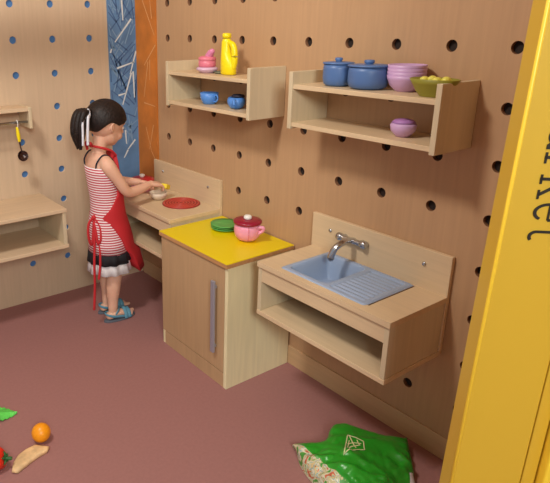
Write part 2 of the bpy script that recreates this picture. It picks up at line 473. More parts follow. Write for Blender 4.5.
mb = MB(); mb.box(cx0-0.008, -0.0075, cy0-0.002, cy1+0.0035, 0.505, 0.5085); mb.build('yellow_surface', M_YTOP, ct, bevel=0.001)

# wall shelves
def wall_shelf(y0, y1, label):
    r = thing('wall_shelf', label, 'shelf', (-0.09, (y0+y1)/2, 0.978), 'two-tier wooden wall shelves')
    for yy in (y0, y1-0.016):
        mb = MB(); mb.box(-0.170, -0.001, yy, yy+0.016, 0.978, 1.157); mb.build('side_panel', W_Z, r, bevel=0.0015)
    for zz in (0.985, 1.104):
        mb = MB(); mb.box(-0.166, -0.001, y0+0.016, y1-0.016, zz, zz+0.014); mb.build('shelf_board', W_Y, r, bevel=0.0012)
    return r
wall_shelf(-1.742, -1.220, 'wooden wall shelf above the sink holding blue pots and lilac bowls')
wall_shelf(-1.036, -0.514, 'wooden wall shelf above the stove holding a yellow bottle and blue cups')

# left bench unit on the left wall
br = thing('wall_bench', 'long pale wooden counter unit with open shelf on the left wall', 'counter', (-0.84, -0.15, 0.362))
bx, bX = -1.13, -0.556
mb = MB(); mb.box(bx, bX, -0.305, -0.001, 0.526, 0.542); mb.build('worktop', W_X, br, bevel=0.002)
for xx in (bx+0.002, bX-0.020): 
    mb = MB(); mb.box(xx, xx+0.016, -0.300, -0.001, 0.378, 0.526); mb.build('side_panel', W_Z, br, bevel=0.0012)
mb = MB(); mb.box(bx, bX, -0.304, -0.001, 0.362, 0.378); mb.build('bottom_board', W_X, br, bevel=0.0015)

# utensil rack
ur = thing('utensil_rack', 'small wooden wall rack with a hanging rail at the left edge', 'rack', (-0.8, -0.05, 0.87))
ux = -0.608
mb = MB(); mb.box(-1.10, ux-0.016, -0.125, -0.001, 0.948, 0.964); mb.build('shelf_board', W_X, ur, bevel=0.0015)
for xx in (ux-0.016, -1.116):
    mb = MB(); mb.box(xx, xx+0.016, -0.127, -0.001, 0.872, 0.966); mb.build('side_panel', W_Z, ur, bevel=0.004)
mb = MB(); mb.tube([(-1.100, -0.105, 0.902), (ux-0.016, -0.105, 0.902)], 0.0055, 12, cap=False); mb.build('rail', M_CHROME, ur)
# ladle on the rail
lr = thing('ladle', 'dark ladle with yellow handle hanging from the rack rail', 'ladle', (-0.672, -0.105, 0.73))
lx = -0.672
mb = MB(); mb.tube([(lx, -0.1050, 0.878), (lx, -0.112, 0.893), (lx, -0.112, 0.906), (lx, -0.105, 0.9115), (lx, -0.0965, 0.906), (lx, -0.098, 0.897)], 0.002, 8); mb.build('hook', M_WHITE, lr)
mb = MB(); mb.tube([(lx-0.002, -0.105, 0.880), (lx, -0.107, 0.85), (lx+0.003, -0.107, 0.822)], [0.006, 0.008, 0.007], 12, flat=(1, 0.7)); mb.build('handle', M_YBOT, lr)
mb = MB(); mb.tube([(lx+0.003, -0.107, 0.824), (lx+0.005, -0.108, 0.795), (lx+0.008, -0.112, 0.775)], 0.003, 8); mb.build('shaft', M_LADLE, lr)
mb = MB(); Mr = Matrix.Rotation(math.radians(72), 4, 'X')
mb.lathe([(0, -0.018), (0.012, -0.016), (0.021, -0.008), (0.024, 0.0), (0.022, 0.0), (0.019, -0.007), (0.011, -0.013), (0, -0.0145)], (lx+0.009, -0.118, 0.757), 28, Mr); mb.build('bowl', M_LADLE, lr)

# ------------------------------------------------------------------ toys on the shelves
def pot(name, label, c, r, h, mb_body, mb_lid, knob, cat='pot', group=None, ears=True, round_=0.25, lidr=1.06, flat=False):
    x, y, z = c
    t = thing(name, label, cat, c, group)
    mb = MB()
    mb.lathe([(0, 0.0), (r*0.72, 0.0), (r*(1-round_*0.3), h*0.10), (r, h*0.35), (r*0.99, h*0.8), (r*0.96, h), (r*0.90, h), (r*0.92, h*0.5), (r*0.7, 0.006), (0, 0.005)], (x, y, z+0.0005), 40)
    body = mb.build('body', mb_body, t)
    if ears:
        for s in (-1, 1):
            mb = MB(); mb.tube([(x, y+s*r*0.93, z+h*0.80), (x-0.006, y+s*(r+0.012), z+h*0.82), (x+0.006, y+s*(r+0.012), z+h*0.82), (x+0.001, y+s*r*0.93, z+h*0.80)], 0.0035, 8); mb.build('handle', mb_body, t)
    L = r*lidr
    hl = h
    if flat: L = r*1.05
    mb = MB(); mb.lathe([(0, h+0.0005), (L*0.98, h+0.0005), (L, h+0.002), (L*0.97, h+0.005), (L*0.6, h+0.0065), (0, h+0.007)] if flat else [(0, h+0.0005), (L*0.98, h+0.0005), (L, h+0.003), (L*0.98, h+0.007), (L*0.75, h+0.012), (L*0.35, h+0.015), (0, h+0.016)], (x, y, z+0.001), 40)
    lid = mb.build('lid', mb_lid, t)
    mb = MB(); k = r*0.24
    if flat: h -= 0.009; k = r*0.26
    mb.lathe([(k*0.7, h+0.013), (k*0.7, h+0.018), (k, h+0.022), (k*0.95, h+0.028), (k*0.5, h+(0.029 if flat else 0.031)), (0, h+(0.0295 if flat else 0.0315))], (x, y, z), 20); mb.build('knob', knob, lid)
    return t
ZT = 1.118
pot('toy_pot', 'smaller blue lidded toy pot at the far end of the upper shelf', (-0.092, -1.348, ZT), 0.045, 0.064, M_BLUE_T, M_BLUE_T, M_BLUE_T, group='blue toy pots', flat=True, ears=False)
pot('toy_pot', 'larger blue lidded toy pot beside the lilac bowls', (-0.092, -1.460, ZT), 0.0575, 0.062, M_BLUE_T, M_BLUE_T, M_BLUE_T, group='blue toy pots', flat=True, ears=False)
def bowl_mb(x, y, z, r, h, wall=0.003):
    mb = MB(); mb.lathe([(0, 0), (r*0.5, 0), (r*0.56, 0.003), (r*0.80, h*0.35), (r*0.95, h*0.75), (r, h), (r-wall, h), (r*0.95-wall, h*0.75), (r*0.8-wall, h*0.38), (r*0.5, 0.005), (0, 0.004)], (x, y, z), 40)
    return mb
o = bowl_mb(-0.064, -1.566, ZT, 0.0525, 0.044).build('toy_bowl', M_LILAC)
center_origin(o); tag(o, 'bottom lilac bowl of the stack on the upper shelf', 'bowl', 'stacked lilac bowls')
for k, lb in enumerate(('second lilac bowl from the bottom of the stack', 'third lilac bowl from the bottom of the stack', 'topmost lilac bowl of the stack on the upper shelf')):
    copy_tree(o, (0, 0, 0.0095*(k+1)), lb)
# olive dish with pale pieces
mb = MB(); rr = 1
mb.lathe([(0, 0), (0.034, 0), (0.036, 0.003), (0.045, 0.014), (0.056, 0.032), (0.064, 0.0445), (0.061, 0.0455), (0.053, 0.033), (0.041, 0.015), (0.030, 0.008), (0, 0.007)], (-0.116, -1.684, ZT), 44, sx=0.74, sy=1.04)
o = center_origin(mb.build('oval_dish', M_OLIVE)); tag(o, 'oval olive green dish of yellow pieces on the upper shelf', 'dish')
for k, (dx, dy, lb) in enumerate(((-0.004, 0.030, 'pale yellow food piece at the far end of the olive dish'), (0.004, 0.010, 'pale yellow food piece left of centre in the olive dish'), (-0.006, -0.013, 'pale yellow food piece right of centre in the olive dish'), (0.003, -0.036, 'pale yellow food piece at the near end of the olive dish'))):
    mb = MB(); mb.ball((-0.116+dx, -1.684+dy*0.85, ZT+0.0405+0.002*(k % 2)), (0.014, 0.0115, 0.010), 14, 8)
    o = center_origin(mb.build('food_piece', M_PALEY)); tag(o, lb, 'toy food', 'pale yellow pieces in the olive dish')
# lilac cup, lower shelf
t = thing('toy_cup', 'round lilac cup with darker rim on the lower shelf above the sink', 'cup', (-0.100, -1.598, 0.999))
mb = MB(); mb.lathe([(0, 0), (0.017, 0), (0.021, 0.004), (0.032, 0.016), (0.0355, 0.032), (0.031, 0.038), (0.028, 0.036), (0.030, 0.028), (0.020, 0.010), (0, 0.006)], (-0.1, -1.598, 0.9995), 36); mb.build('body', M_LILAC, t)
mb = MB(); mb.lathe([(0.029, 0.0375), (0.032, 0.039), (0.025, 0.046), (0.013, 0.049), (0, 0.050)], (-0.1, -1.598, 0.9995), 36); mb.build('lid', M_LILAC2, t)

# left shelf: pink stack, saucer, bottle, blue cups
t = thing('toy_teapot', 'pink lidded toy cup on a pale base beside the yellow bottle', 'teapot', (-0.1, -0.704, ZT))
px_, py_ = -0.1, -0.704
mb = MB(); mb.lathe([(0, 0), (0.026, 0), (0.030, 0.004), (0.042, 0.012), (0.043, 0.018), (0.036, 0.022), (0, 0.022)], (px_, py_, ZT+0.0005), 36); mb.build('base', mat('pale_lilac_base', (214, 180, 204), 0.4), t)
mb = MB(); mb.lathe([(0, 0.0225), (0.031, 0.0225), (0.034, 0.026), (0.034, 0.044), (0.031, 0.046), (0.035, 0.048), (0.034, 0.058), (0.024, 0.063), (0, 0.064)], (px_, py_, ZT+0.0005), 36); mb.build('body', M_PINKD, t)
mb = MB(); mb.tube([(px_, py_-0.012, ZT+0.064), (px_, py_-0.020, ZT+0.074), (px_, py_-0.030, ZT+0.082)], [0.016, 0.014, 0.011], 14); mb.build('lid', mat('pink_lilac_lid', (216, 130, 170), 0.4), t)
mb = MB(); mb.lathe([(0, 0), (0.022, 0), (0.034, 0.006), (0.034, 0.008), (0.021, 0.004), (0, 0.004)], (-0.082, -0.770, ZT+0.0005), 28, sx=0.8)
o = center_origin(mb.build('saucer', M_GREY)); tag(o, 'small grey-green saucer between the pink cup and yellow bottle', 'saucer')

t = thing('toy_bottle', 'yellow toy cleaner bottle with moulded handle on the shelf', 'bottle', (-0.095, -0.828, ZT))
bxx, byy = -0.095, -0.828
mb = MB()
def ring(cx, cy, z, rx, ry, n=28): return [mb.bm.verts.new((cx+rx*math.cos(2*PI*i/n), cy+ry*math.sin(2*PI*i/n), z)) for i in range(n)]
sec = [(0, .001, .020, .030), (0, .004, .024, .036), (0.001, .040, .024, .036), (0.007, .060, .023, .028), (0.012, .080, .021, .021), (0.014, .100, .019, .018), (0.014, .118, .018, .018), (0.012, .128, .015, .016), (0.012, .131, .012, .013)]
rg = [ring(bxx, byy+d, ZT+z, a, b) for d, z, a, b in sec]
for A, B in zip(rg, rg[1:]):
    for i in range(28): mb.face([A[i], A[(i+1) % 28], B[(i+1) % 28], B[i]], True)
mb.face(rg[0][::-1]); mb.face(rg[-1])
body = mb.build('body', M_YBOT, t)
mb = MB(); mb.tube([(bxx, byy-0.002, ZT+0.118), (bxx, byy-0.026, ZT+0.106), (bxx, byy-0.034, ZT+0.080), (bxx, byy-0.034, ZT+0.050), (bxx, byy-0.028, ZT+0.030)], [0.009, 0.0115, 0.012, 0.012, 0.012], 14); mb.build('handle', M_YBOT, body)
mb = MB(); mb.lathe([(0, 0.150), (0.010, 0.150), (0.0165, 0.148), (0.0170, 0.132), (0, 0.1315)], (bxx, byy+0.012, ZT), 24); mb.build('cap', M_YBOT, t)

ZB = 0.999
t = thing('toy_cup', 'light blue toy cup with handle, left one on the lower shelf', 'cup', (-0.1, -0.719, ZB), 'light blue toy cups')
mb = MB(); mb.lathe([(0, 0), (0.022, 0), (0.026, 0.003), (0.034, 0.020), (0.037, 0.044), (0.034, 0.044), (0.031, 0.020), (0.022, 0.006), (0, 0.005)], (-0.1, -0.719, ZB+0.0005), 36); mb.build('body', M_BLUE_L, t)
mb = MB(); mb.tube([(-0.1, -0.753, ZB+0.036), (-0.1, -0.768, ZB+0.036), (-0.1, -0.772, ZB+0.024), (-0.1, -0.762, ZB+0.013), (-0.1, -0.748, ZB+0.012)], 0.0035, 8); mb.build('handle', M_BLUE_L, t)
t = thing('toy_cup', 'light blue toy cup with dark lid at the near end of the lower shelf', 'cup', (-0.1, -0.884, ZB), 'light blue toy cups')
mb = MB(); mb.lathe([(0, 0), (0.018, 0), (0.024, 0.004), (0.033, 0.018), (0.034, 0.030), (0.029, 0.041), (0.026, 0.040), (0.029, 0.028), (0.02, 0.008), (0, 0.006)], (-0.1, -0.884, ZB+0.0005), 36); mb.build('body', M_BLUE_L, t)
mb = MB(); mb.lathe([(0, 0.0405), (0.024, 0.0405), (0.026, 0.044), (0.020, 0.050), (0.008, 0.052), (0, 0.052)], (-0.095, -0.888, ZB+0.0015), 30); mb.build('lid', M_NAVY, t)
mb = MB(); mb.tube([(-0.128, -0.905, ZB+0.036), (-0.138, -0.916, ZB+0.034), (-0.140, -0.918, ZB+0.014), (-0.126, -0.902, ZB+0.010)], 0.0048, 8); mb.build('handle', M_BLUE_L, t)

# ------------------------------------------------------------------ cabinet top
ZC = 0.509
PX, PY = -0.116, -0.985
t = thing('toy_pot', 'pink round toy pot with maroon lid and white knob on the yellow top', 'pot', (PX, PY, ZC))
mb = MB(); mb.lathe([(0, 0), (0.022, 0), (0.036, 0.006), (0.047, 0.020), (0.0515, 0.038), (0.0505, 0.056), (0.046, 0.068), (0.042, 0.068), (0.046, 0.054), (0.046, 0.038), (0.03, 0.010), (0, 0.006)], (PX, PY, ZC+0.0005), 44); body = mb.build('body', M_PINK, t)
mb = MB(); mb.lathe([(0, 0.0685), (0.052, 0.0685), (0.0545, 0.071), (0.0545, 0.077), (0.052, 0.080), (0.030, 0.083), (0, 0.084)], (PX, PY, ZC+0.001), 44); lid = mb.build('lid', M_MAROON, t)
mb = MB(); mb.lathe([(0, 0.0825), (0.011, 0.0825), (0.0155, 0.087), (0.0150, 0.095), (0.009, 0.099), (0, 0.0995)], (PX, PY, ZC+0.001), 24); mb.build('knob', M_WHITE, lid)
mb = MB(); mb.tube([(PX+0.012, PY-0.046, ZC+0.060), (PX+0.024, PY-0.060, ZC+0.060), (PX+0.026, PY-0.058, ZC+0.048), (PX+0.016, PY-0.046, ZC+0.036)], 0.007, 8); mb.build('handle', M_PINK, t)
q = 1/math.sqrt(2)
mb = MB(); mb.tube([(PX-r_*math.sin(0.62), PY-r_*math.cos(0.62), ZC+z_) for r_, z_ in ((0.0475, 0.066), (0.0508, 0.056), (0.0518, 0.038), (0.0475, 0.021), (0.037, 0.008))], 0.0016, 8, steps=3); mb.build('seam', M_PINKD, t)
mb = MB(); mb.lathe([(0, 0), (0.034, 0), (0.040, 0.002), (0.058, 0.0065), (0.0585, 0.009), (0.040, 0.0055), (0, 0.0045)], (-0.102, -0.834, ZC+0.0005), 44)
o = center_origin(mb.build('toy_plate', M_GREENP)); tag(o, 'bottom green toy plate of the stack beside the pink pot', 'plate', 'stacked green toy plates')
copy_tree(o, (0.001, 0.002, 0.0075), 'middle green toy plate of the stack beside the pink pot')
copy_tree(o, (-0.002, -0.001, 0.015), 'top green toy plate of the stack beside the pink pot')

# ------------------------------------------------------------------ stove top
pot('toy_pot', 'pink toy pot with red lid and white knob at the back of the stove', (-0.134, -0.242, 0.5405), 0.055, 0.050, M_PINK, M_RED, M_WHITE, ears=False, round_=0.9, lidr=1.08)
mb = MB(); mb.lathe([(0, 0), (0.022, 0), (0.030, 0.006), (0.039, 0.018), (0.042, 0.032), (0.039, 0.032), (0.036, 0.019), (0.026, 0.008), (0, 0.006)], (-0.152, -0.412, 0.5415), 36)
o = center_origin(mb.build('cream_bowl', M_CREAM)); tag(o, 'small cream bowl on the stove under the girl\'s hand', 'bowl')

# ------------------------------------------------------------------ floor toys
mb = MB(); mb.ball((-0.996, -0.994, 0.0312), 0.031, 32, 20); o = center_origin(mb.build('toy_orange', M_ORANGE)); tag(o, 'round orange toy fruit on the floor', 'toy fruit')
t = thing('toy_tomato', 'red toy tomato with green stem lying at the left edge', 'toy vegetable', (-1.156, -1.036, 0))
mb = MB()
tc = Vector((-1.156, -1.036, 0.0345)); Mt = Matrix.Rotation(math.radians(-38), 4, 'Z') @ Matrix.Rotation(math.radians(78), 4, 'Y')
n = 30; rows = 16; vs = []
for i in range(rows+1):
    th = PI*i/rows; rw = []
    for k in range(n if 0 < i < rows else 1):
        a = 2*PI*k/n; r = 0.035*(1+0.07*math.cos(5*a)*math.sin(th))
        p = Vector((r*math.sin(th)*math.cos(a), r*math.sin(th)*math.sin(a), 0.030*math.cos(th)*(1-0.22*math.exp(-(math.sin(th)/0.35)**2))))
        rw.append(mb.bm.verts.new(tc+Mt @ p))
    vs.append(rw)
for A, B in zip(vs, vs[1:]):
    for k in range(n):
        j = (k+1) % n
        if len(A) == 1: mb.face([A[0], B[k], B[j]], True)
        elif len(B) == 1: mb.face([A[k], B[0], A[j]], True)
        else: mb.face([A[k], B[k], B[j], A[j]], True)
mb.build('body', M_TOMATO, t)
mb = MB(); mb.tube([tc+Mt @ Vector(p) for p in ((0, 0, 0.020), (0.002, 0, 0.032), (0.005, 0.001, 0.043))], [0.008, 0.0055, 0.006], 10)
for k in range(5):
    a = 2*PI*k/5+0.3; mb.tube([tc+Mt @ Vector(p) for p in ((0, 0, 0.026), (0.012*math.cos(a), 0.012*math.sin(a), 0.029), (0.021*math.cos(a), 0.021*math.sin(a), 0.026))], [0.004, 0.004, 0.001], 8)
mb.build('stem', M_STEM, t)
# tan wedge (outline on the floor with a rounded top)
def pillow(mb, outline, z0, z1, inset=0.6):
    c = Vector((sum(p[0] for p in outline)/len(outline), sum(p[1] for p in outline)/len(outline)))
    levels = [(0.93, z0), (1.0, z0+(z1-z0)*0.35), (0.96, z0+(z1-z0)*0.7), (0.8, z0+(z1-z0)*0.93), (0.4, z1)]
    rings = []
    for k, z in levels: rings.append([mb.bm.verts.new((c.x+(x-c.x)*k, c.y+(y-c.y)*k, z)) for x, y in outline])
    n = len(outline)
    for A, B in zip(rings, rings[1:]):
        for i in range(n): mb.face([A[i], A[(i+1) % n], B[(i+1) % n], B[i]], True)
    mb.face(rings[0][::-1]); mb.face(rings[-1], True)
# wedge: pixel outline projected on the floor, in metres
mb = MB(); pillow(mb, [(-1.129, -1.084), (-1.114, -1.053), (-1.089, -1.028), (-1.059, -1.016), (-1.025, -1.012), (-0.99, -1.048), (-1.004, -1.062), (-1.032, -1.066), (-1.061, -1.075), (-1.091, -1.087), (-1.116, -1.097)], 0.0008, 0.017)
o = center_origin(mb.build('toy_bread_slice', M_BREAD, bevel=0)); tag(o, 'flat tan half-moon toy slice on the floor beside the tomato', 'toy food')
# leaf with a serrated edge
mb = MB(); LN = 0.115; cxl, cyl = -1.067, -0.790; th = math.radians(-22)
left, right = [], []
N = 15
for i in range(N+1):
    u = i/N; w = 0.040*math.sin(PI*min(1, u*0.93+0.07))**0.8*(1-0.25*u)+0.0005; w *= 1+(0.14 if i % 2 else -0.06)
    px = (u-0.5)*LN
    for s, arr in ((1, left), (-1, right)):
        x = cxl+px*math.cos(th)-s*w*math.sin(th); y = cyl+px*math.sin(th)+s*w*math.cos(th)
        arr.append(mb.bm.verts.new((x, y, 0.004+0.004*math.sin(u*5))))
mid = [mb.bm.verts.new((cxl+(i/N-0.5)*LN*math.cos(th), cyl+(i/N-0.5)*LN*math.sin(th), 0.010+0.003*math.sin(i/N*5))) for i in range(N+1)]
for i in range(N):
    mb.face([mid[i], mid[i+1], left[i+1], left[i]]); mb.face([right[i], right[i+1], mid[i+1], mid[i]])
o = center_origin(mb.build('toy_leaf', M_LEAF, solid=0.003)); o.location.z = 0.0018; tag(o, 'bright green toy leaf on the floor at the left edge', 'toy leaf')

# ------------------------------------------------------------------ green bag
bag = thing('green_bag', 'crumpled green plastic bag with printed side lying on the floor', 'bag', (-0.22, -1.70, 0))
BG = [
[(-0.345, -1.506, 0.003), (-0.361, -1.513, 0.022), (-0.353, -1.512, 0.030), (-0.288, -1.568, 0.045), (-0.205, -1.545, 0.058), (-0.133, -1.622, 0.050), (-0.075, -1.700, 0.048), (-0.050, -1.702, 0.030), (-0.041, -1.703, 0.003)],
[(-0.393, -1.575, 0.003), (-0.389, -1.582, 0.033), (-0.360, -1.580, 0.050), (-0.318, -1.636, 0.072), (-0.240, -1.636, 0.075), (-0.197, -1.699, 0.068), (-0.139, -1.755, 0.052), (-0.108, -1.754, 0.032), (-0.093, -1.754, 0.003)],
[(-0.414, -1.659, 0.003), (-0.407, -1.659, 0.037), (-0.376, -1.650, 0.060), (-0.352, -1.706, 0.078), (-0.287, -1.725, 0.080), (-0.245, -1.771, 0.070), (-0.186, -1.795, 0.050), (-0.157, -1.795, 0.031), (-0.144, -1.795, 0.003)],
[(-0.412, -1.729, 0.003), (-0.407, -1.732, 0.037), (-0.378, -1.726, 0.060), (-0.371, -1.778, 0.075), (-0.329, -1.803, 0.075), (-0.284, -1.827, 0.062), (-0.240, -1.839, 0.048), (-0.209, -1.840, 0.030), (-0.195, -1.840, 0.003)],
[(-0.404, -1.778, 0.003), (-0.403, -1.786, 0.033), (-0.377, -1.786, 0.050), (-0.364, -1.834, 0.060), (-0.338, -1.856, 0.060), (-0.309, -1.868, 0.050), (-0.281, -1.875, 0.040), (-0.252, -1.874, 0.026), (-0.238, -1.873, 0.003)],
]
# far side and near side close down to the floor
BG = [[(x+0.012, y+0.008, 0.002) for x, y, z in BG[0]]]+BG+[[(x-0.004, y-0.03, 0.002) for x, y, z in BG[-1]]]
def crom(p0, p1, p2, p3, t): return 0.5*((2*p1)+(-p0+p2)*t+(2*p0-5*p1+4*p2-p3)*t*t+(-p0+3*p1-3*p2+p3)*t**3)
from mathutils import noise
def bag_pt(c, r, lift=0.0):
    """c in 0..8 across, r in 0..6 down"""
    def at(i, j): return Vector(BG[min(max(i, 0), len(BG)-1)][min(max(j, 0), 8)])
    j = min(int(c), 7); i = min(int(r), len(BG)-2); tc_, tr = c-j, r-i
    col = [crom(at(i+k, j-1), at(i+k, j), at(i+k, j+1), at(i+k, j+2), tc_) for k in (-1, 0, 1, 2)]
    p = crom(*col, tr)
    e = min(1, max(0, (p.z-0.004)/0.03))
    q = Vector((p.x*9+2, p.y*9, 0.3))
    crease = abs(noise.noise(Vector((p.x*16+p.y*9, p.y*6-p.x*5, 1.7))))
    p.z += e*min(1, 0.35+0.4*max(0, r-1))*(noise.noise(q*2)*0.014-crease*0.034+0.008+abs(noise.noise(q*3.7))*0.012)+lift
    p.z = max(p.z, 0.002)
    return p
mb = MB(); sheet(mb, lambda u, v: bag_pt(2+6*u, 6*v), 84, 84, smooth=True)
body = mb.build('body', M_BAG, bag)
mb = MB(); sheet(mb, lambda u, v: bag_pt(2*u, 6*v), 24, 84); mb.build('printed_panel', M_PRINT, bag)
mb = MB(); sheet(mb, lambda u, v: bag_pt(6.25+0.9*u, 3.1+1.0*v, 0.0012), 12, 12); mb.build('label_patch', M_RIB, bag)
mb = MB()
em = [[(4.0, 1.75), (4.5, 1.95), (4.3, 2.4), (3.8, 2.5), (3.2, 2.45), (3.55, 2.1), (4.0, 1.75)], [(3.7, 2.1), (4.3, 2.15)], [(3.6, 2.3), (4.1, 2.3)], [(4.0, 1.85), (3.9, 2.4)], [(4.25, 1.95), (4.15, 2.3)], [(3.45, 2.35), (3.85, 2.0)]]
for L_ in em:
    pts = []
    for (a0, b0), (a1, b1) in zip(L_, L_[1:]):
        for k in range(4): pts.append(bag_pt(a0+(a1-a0)*k/4, b0+(b1-b0)*k/4, 0.0016))
    pts.append(bag_pt(*L_[-1], 0.0016))
    mb.tube(pts, 0.0020, 6, steps=1, flat=(0.4, 1))
mb.build('emblem', M_BAGW, bag)

# ------------------------------------------------------------------ yellow pillar with lettering
CAM = Vector((-1.5249, -2.5681, 1.3048))
h = Vector((0.98360, 0.45919, 0)).normalized()
perp = Vector((h.y, -h.x, 0))
obl = math.radians(22)
m = (math.cos(obl)*perp+math.sin(obl)*h).normalized()     # along the lettered face
nrm = Vector((m.y, -m.x, 0));  nrm = nrm if nrm.dot(h) < 0 else -nrm
P0 = Vector((CAM.x, CAM.y, 0))+h*1.02; LEAN = 0.026   # the post stands slightly out of plumb
MP = Matrix(((m.x, -nrm.x, LEAN*m.x, P0.x-LEAN*m.x*0.97), (m.y, -nrm.y, LEAN*m.y, P0.y-LEAN*m.y*0.97), (0, 0, 1, 0), (0, 0, 0, 1)))   # local x = along face, y = into the pillar
pr = thing('yellow_pillar', 'tall yellow painted post with black lettering at the right edge', 'pillar', P0)
mb = MB(); mb.box(0, 0.119, 0, 0.054, 0, 2.1, MP); mb.build('post', M_PILLAR, pr, bevel=0.004, seg=4)
mb = MB(); mb.tube([MP @ Vector((0.0015, 0.0015, 0.002)), MP @ Vector((0.0015, 0.0015, 2.098))], 0.0032, 12, cap=False); mb.build('edge_highlight', M_PILLAR2, pr)  # thin brighter tube: the corner's highlight put into geometry and colour
mb = MB(); mb.box(0.1215, 0.1440, 0.004, 0.072, 0, 2.1, MP); mb.build('edge_strip', M_PILLAR, pr, bevel=0.002)
mb = MB(); mb.box(0.1455, 0.30, -0.020, 0.03, 0, 2.1, MP); mb.build('outer_board', M_PILLAR2, pr, bevel=0.004)
mb = MB(); mb.box(0.305, 0.74, -0.010, 0.02, 0, 2.1, Matrix.Translation(Vector((-LEAN*m.x*1.0, -LEAN*m.y*1.0, 0))) @ Matrix(((m.x, -nrm.x, 0, P0.x), (m.y, -nrm.y, 0, P0.y), (0, 0, 1, 0), (0, 0, 0, 1))))
struct(mb.build('wall_front', M_PILLAR2))
# slab-serif letters from strokes; letter x = down the post, letter y = to the right across the face
def stroke(mb, pts, w):
    P = [Vector(p) for p in pts]
    L_, R_ = [], []
    for i in range(len(P)):
        d = (P[min(i+1, len(P)-1)]-P[max(i-1, 0)]).normalized(); n = Vector((-d.y, d.x))
        ww = w[i] if hasattr(w, '__len__') else w
        L_.append(P[i]+n*ww/2); R_.append(P[i]-n*ww/2)
    global LZ
    for i in range(len(P)-1):
        q = [L_[i], L_[i+1], R_[i+1], R_[i]]
        mb.face([mb.bm.verts.new(TL @ Vector((p.x, p.y, 0))) for p in q])
def arc(cx, cy, rx, ry, a0, a1, n=20): return [(cx+rx*math.cos(math.radians(a0+(a1-a0)*i/n)), cy+ry*math.sin(math.radians(a0+(a1-a0)*i/n))) for i in range(n+1)]
T, t_ = 0.12, 0.075
GL = {
 'm': (1.55, [([(0.18, 0), (0.18, 1)], T), ([(0, 0.95), (0.25, 0.95)], t_), ([(0, 0.045), (0.38, 0.045)], t_), (arc(0.46, 0.62, 0.28, 0.34, 180, 0), 0.11), ([(0.74, 0.62), (0.74, 0)], T), ([(0.58, 0.045), (0.92, 0.045)], t_), (arc(1.02, 0.62, 0.28, 0.34, 180, 0), 0.11), ([(1.30, 0.62), (1.30, 0)], T), ([(1.14, 0.045), (1.50, 0.045)], t_)]),
 'a': (0.98, [(arc(0.42, 0.68, 0.27, 0.27, 160, 0), 0.11), ([(0.69, 0.70), (0.69, 0.12), (0.76, 0.045), (0.92, 0.045)], 0.12), (arc(0.42, 0.27, 0.27, 0.225, 60, 330, 24), 0.12), ([(0.50, 0.50), (0.69, 0.56)], t_), ([(0.62, 0.13), (0.70, 0.22)], t_)]),
 'r': (0.82, [([(0.22, 0), (0.22, 1)], T), ([(0.02, 0.95), (0.25, 0.95)], t_), ([(0.02, 0.045), (0.46, 0.045)], t_), (arc(0.52, 0.66, 0.26, 0.29, 175, 55), 0.11), (arc(0.66, 0.84, 0.05, 0.05, 0, 360, 10), 0.09)]),
 'k': (1.08, [([(0.22, 0), (0.22, 1.5)], T), ([(0.02, 1.455), (0.25, 1.455)], t_), ([(0.04, 0.045), (0.42, 0.045)], t_), ([(0.26, 0.42), (0.80, 0.95)], 0.09), ([(0.64, 0.955), (0.98, 0.955)], t_), ([(0.46, 0.62), (0.86, 0.05)], T), ([(0.66, 0.045), (1.04, 0.045)], t_)]),
 'e': (0.98, [(arc(0.48, 0.5, 0.33, 0.44, 5, 325, 34), 0.11), ([(0.17, 0.535), (0.81, 0.535)], t_)]),
 't': (0.72, [([(0.28, 1.32), (0.28, 0.30)]+arc(0.49, 0.27, 0.21, 0.225, 180, 310, 14), 0.11), ([(0.02, 0.95), (0.62, 0.95)], t_)]),
}
XH = 0.0440
LZ = 0
z = 0; pos = []
# advance: the 't' starts at world height zt0 on the face; letters run down the post
advs = {'m': 1.60, 'a': 1.02, 'r': 0.86, 'k': 1.10, 'e': 1.02, 't': 0.75}
zstart = {}
zc = 0.966                                  # height where the word ends (bottom of the t)
total = sum(advs[c] for c in 'market')*XH*0.90
zz = zc+total
for i, c in enumerate('market'):
    mb = MB()
    x0 = 0.040                              # baseline distance from the post's left edge
    zl = zz
    TL = MP @ Matrix(((0, 1, 0, x0), (0, 0, 1, -0.0012), (-1, 0, 0, zl), (0, 0, 0, 1))) @ Matrix.Diagonal((XH*0.90, XH, 1, 1))
    for pts, w in GL[c][1]: stroke(mb, pts, w)
    mb.build('letter', M_INK, pr, solid=0.0012)
    zz -= advs[c]*XH*0.90

# ------------------------------------------------------------------ the girl
GX, GY = -0.405, -0.360
def gp(f, r, z): return Vector((GX+f, GY-r, z))      # forward = +x, her right = -y
mb = MB()
# torso
def ell_tube(mb, secs, n=32):
    rg = []
    for (f, z, a, b) in secs: rg.append([mb.bm.verts.new(gp(f+a*math.cos(2*PI*i/n), b*math.sin(2*PI*i/n), z)) for i in range(n)])
    for A, B in zip(rg, rg[1:]):
        for i in range(n): mb.face([A[i], A[(i+1) % n], B[(i+1) % n], B[i]], True)
    mb.face(rg[0][::-1]); mb.face(rg[-1])
ell_tube(mb, [(0.005, .405, .045, .060), (0.004, .43, .064, .078), (0.004, .47, .068, .082), (0.012, .52, .064, .072), (0.012, .57, .061, .070), (0.0, .63, .058, .074), (-0.008, .69, .056, .080), (-0.014, .735, .050, .082), (-0.018, .765, .040, .070), (-0.018, .785, .030, .045)])
# neck
mb.tube([gp(-0.018, 0, .755), gp(-0.008, 0, .80), gp(0.004, 0, .85)], [.036, .031, .034], 20)
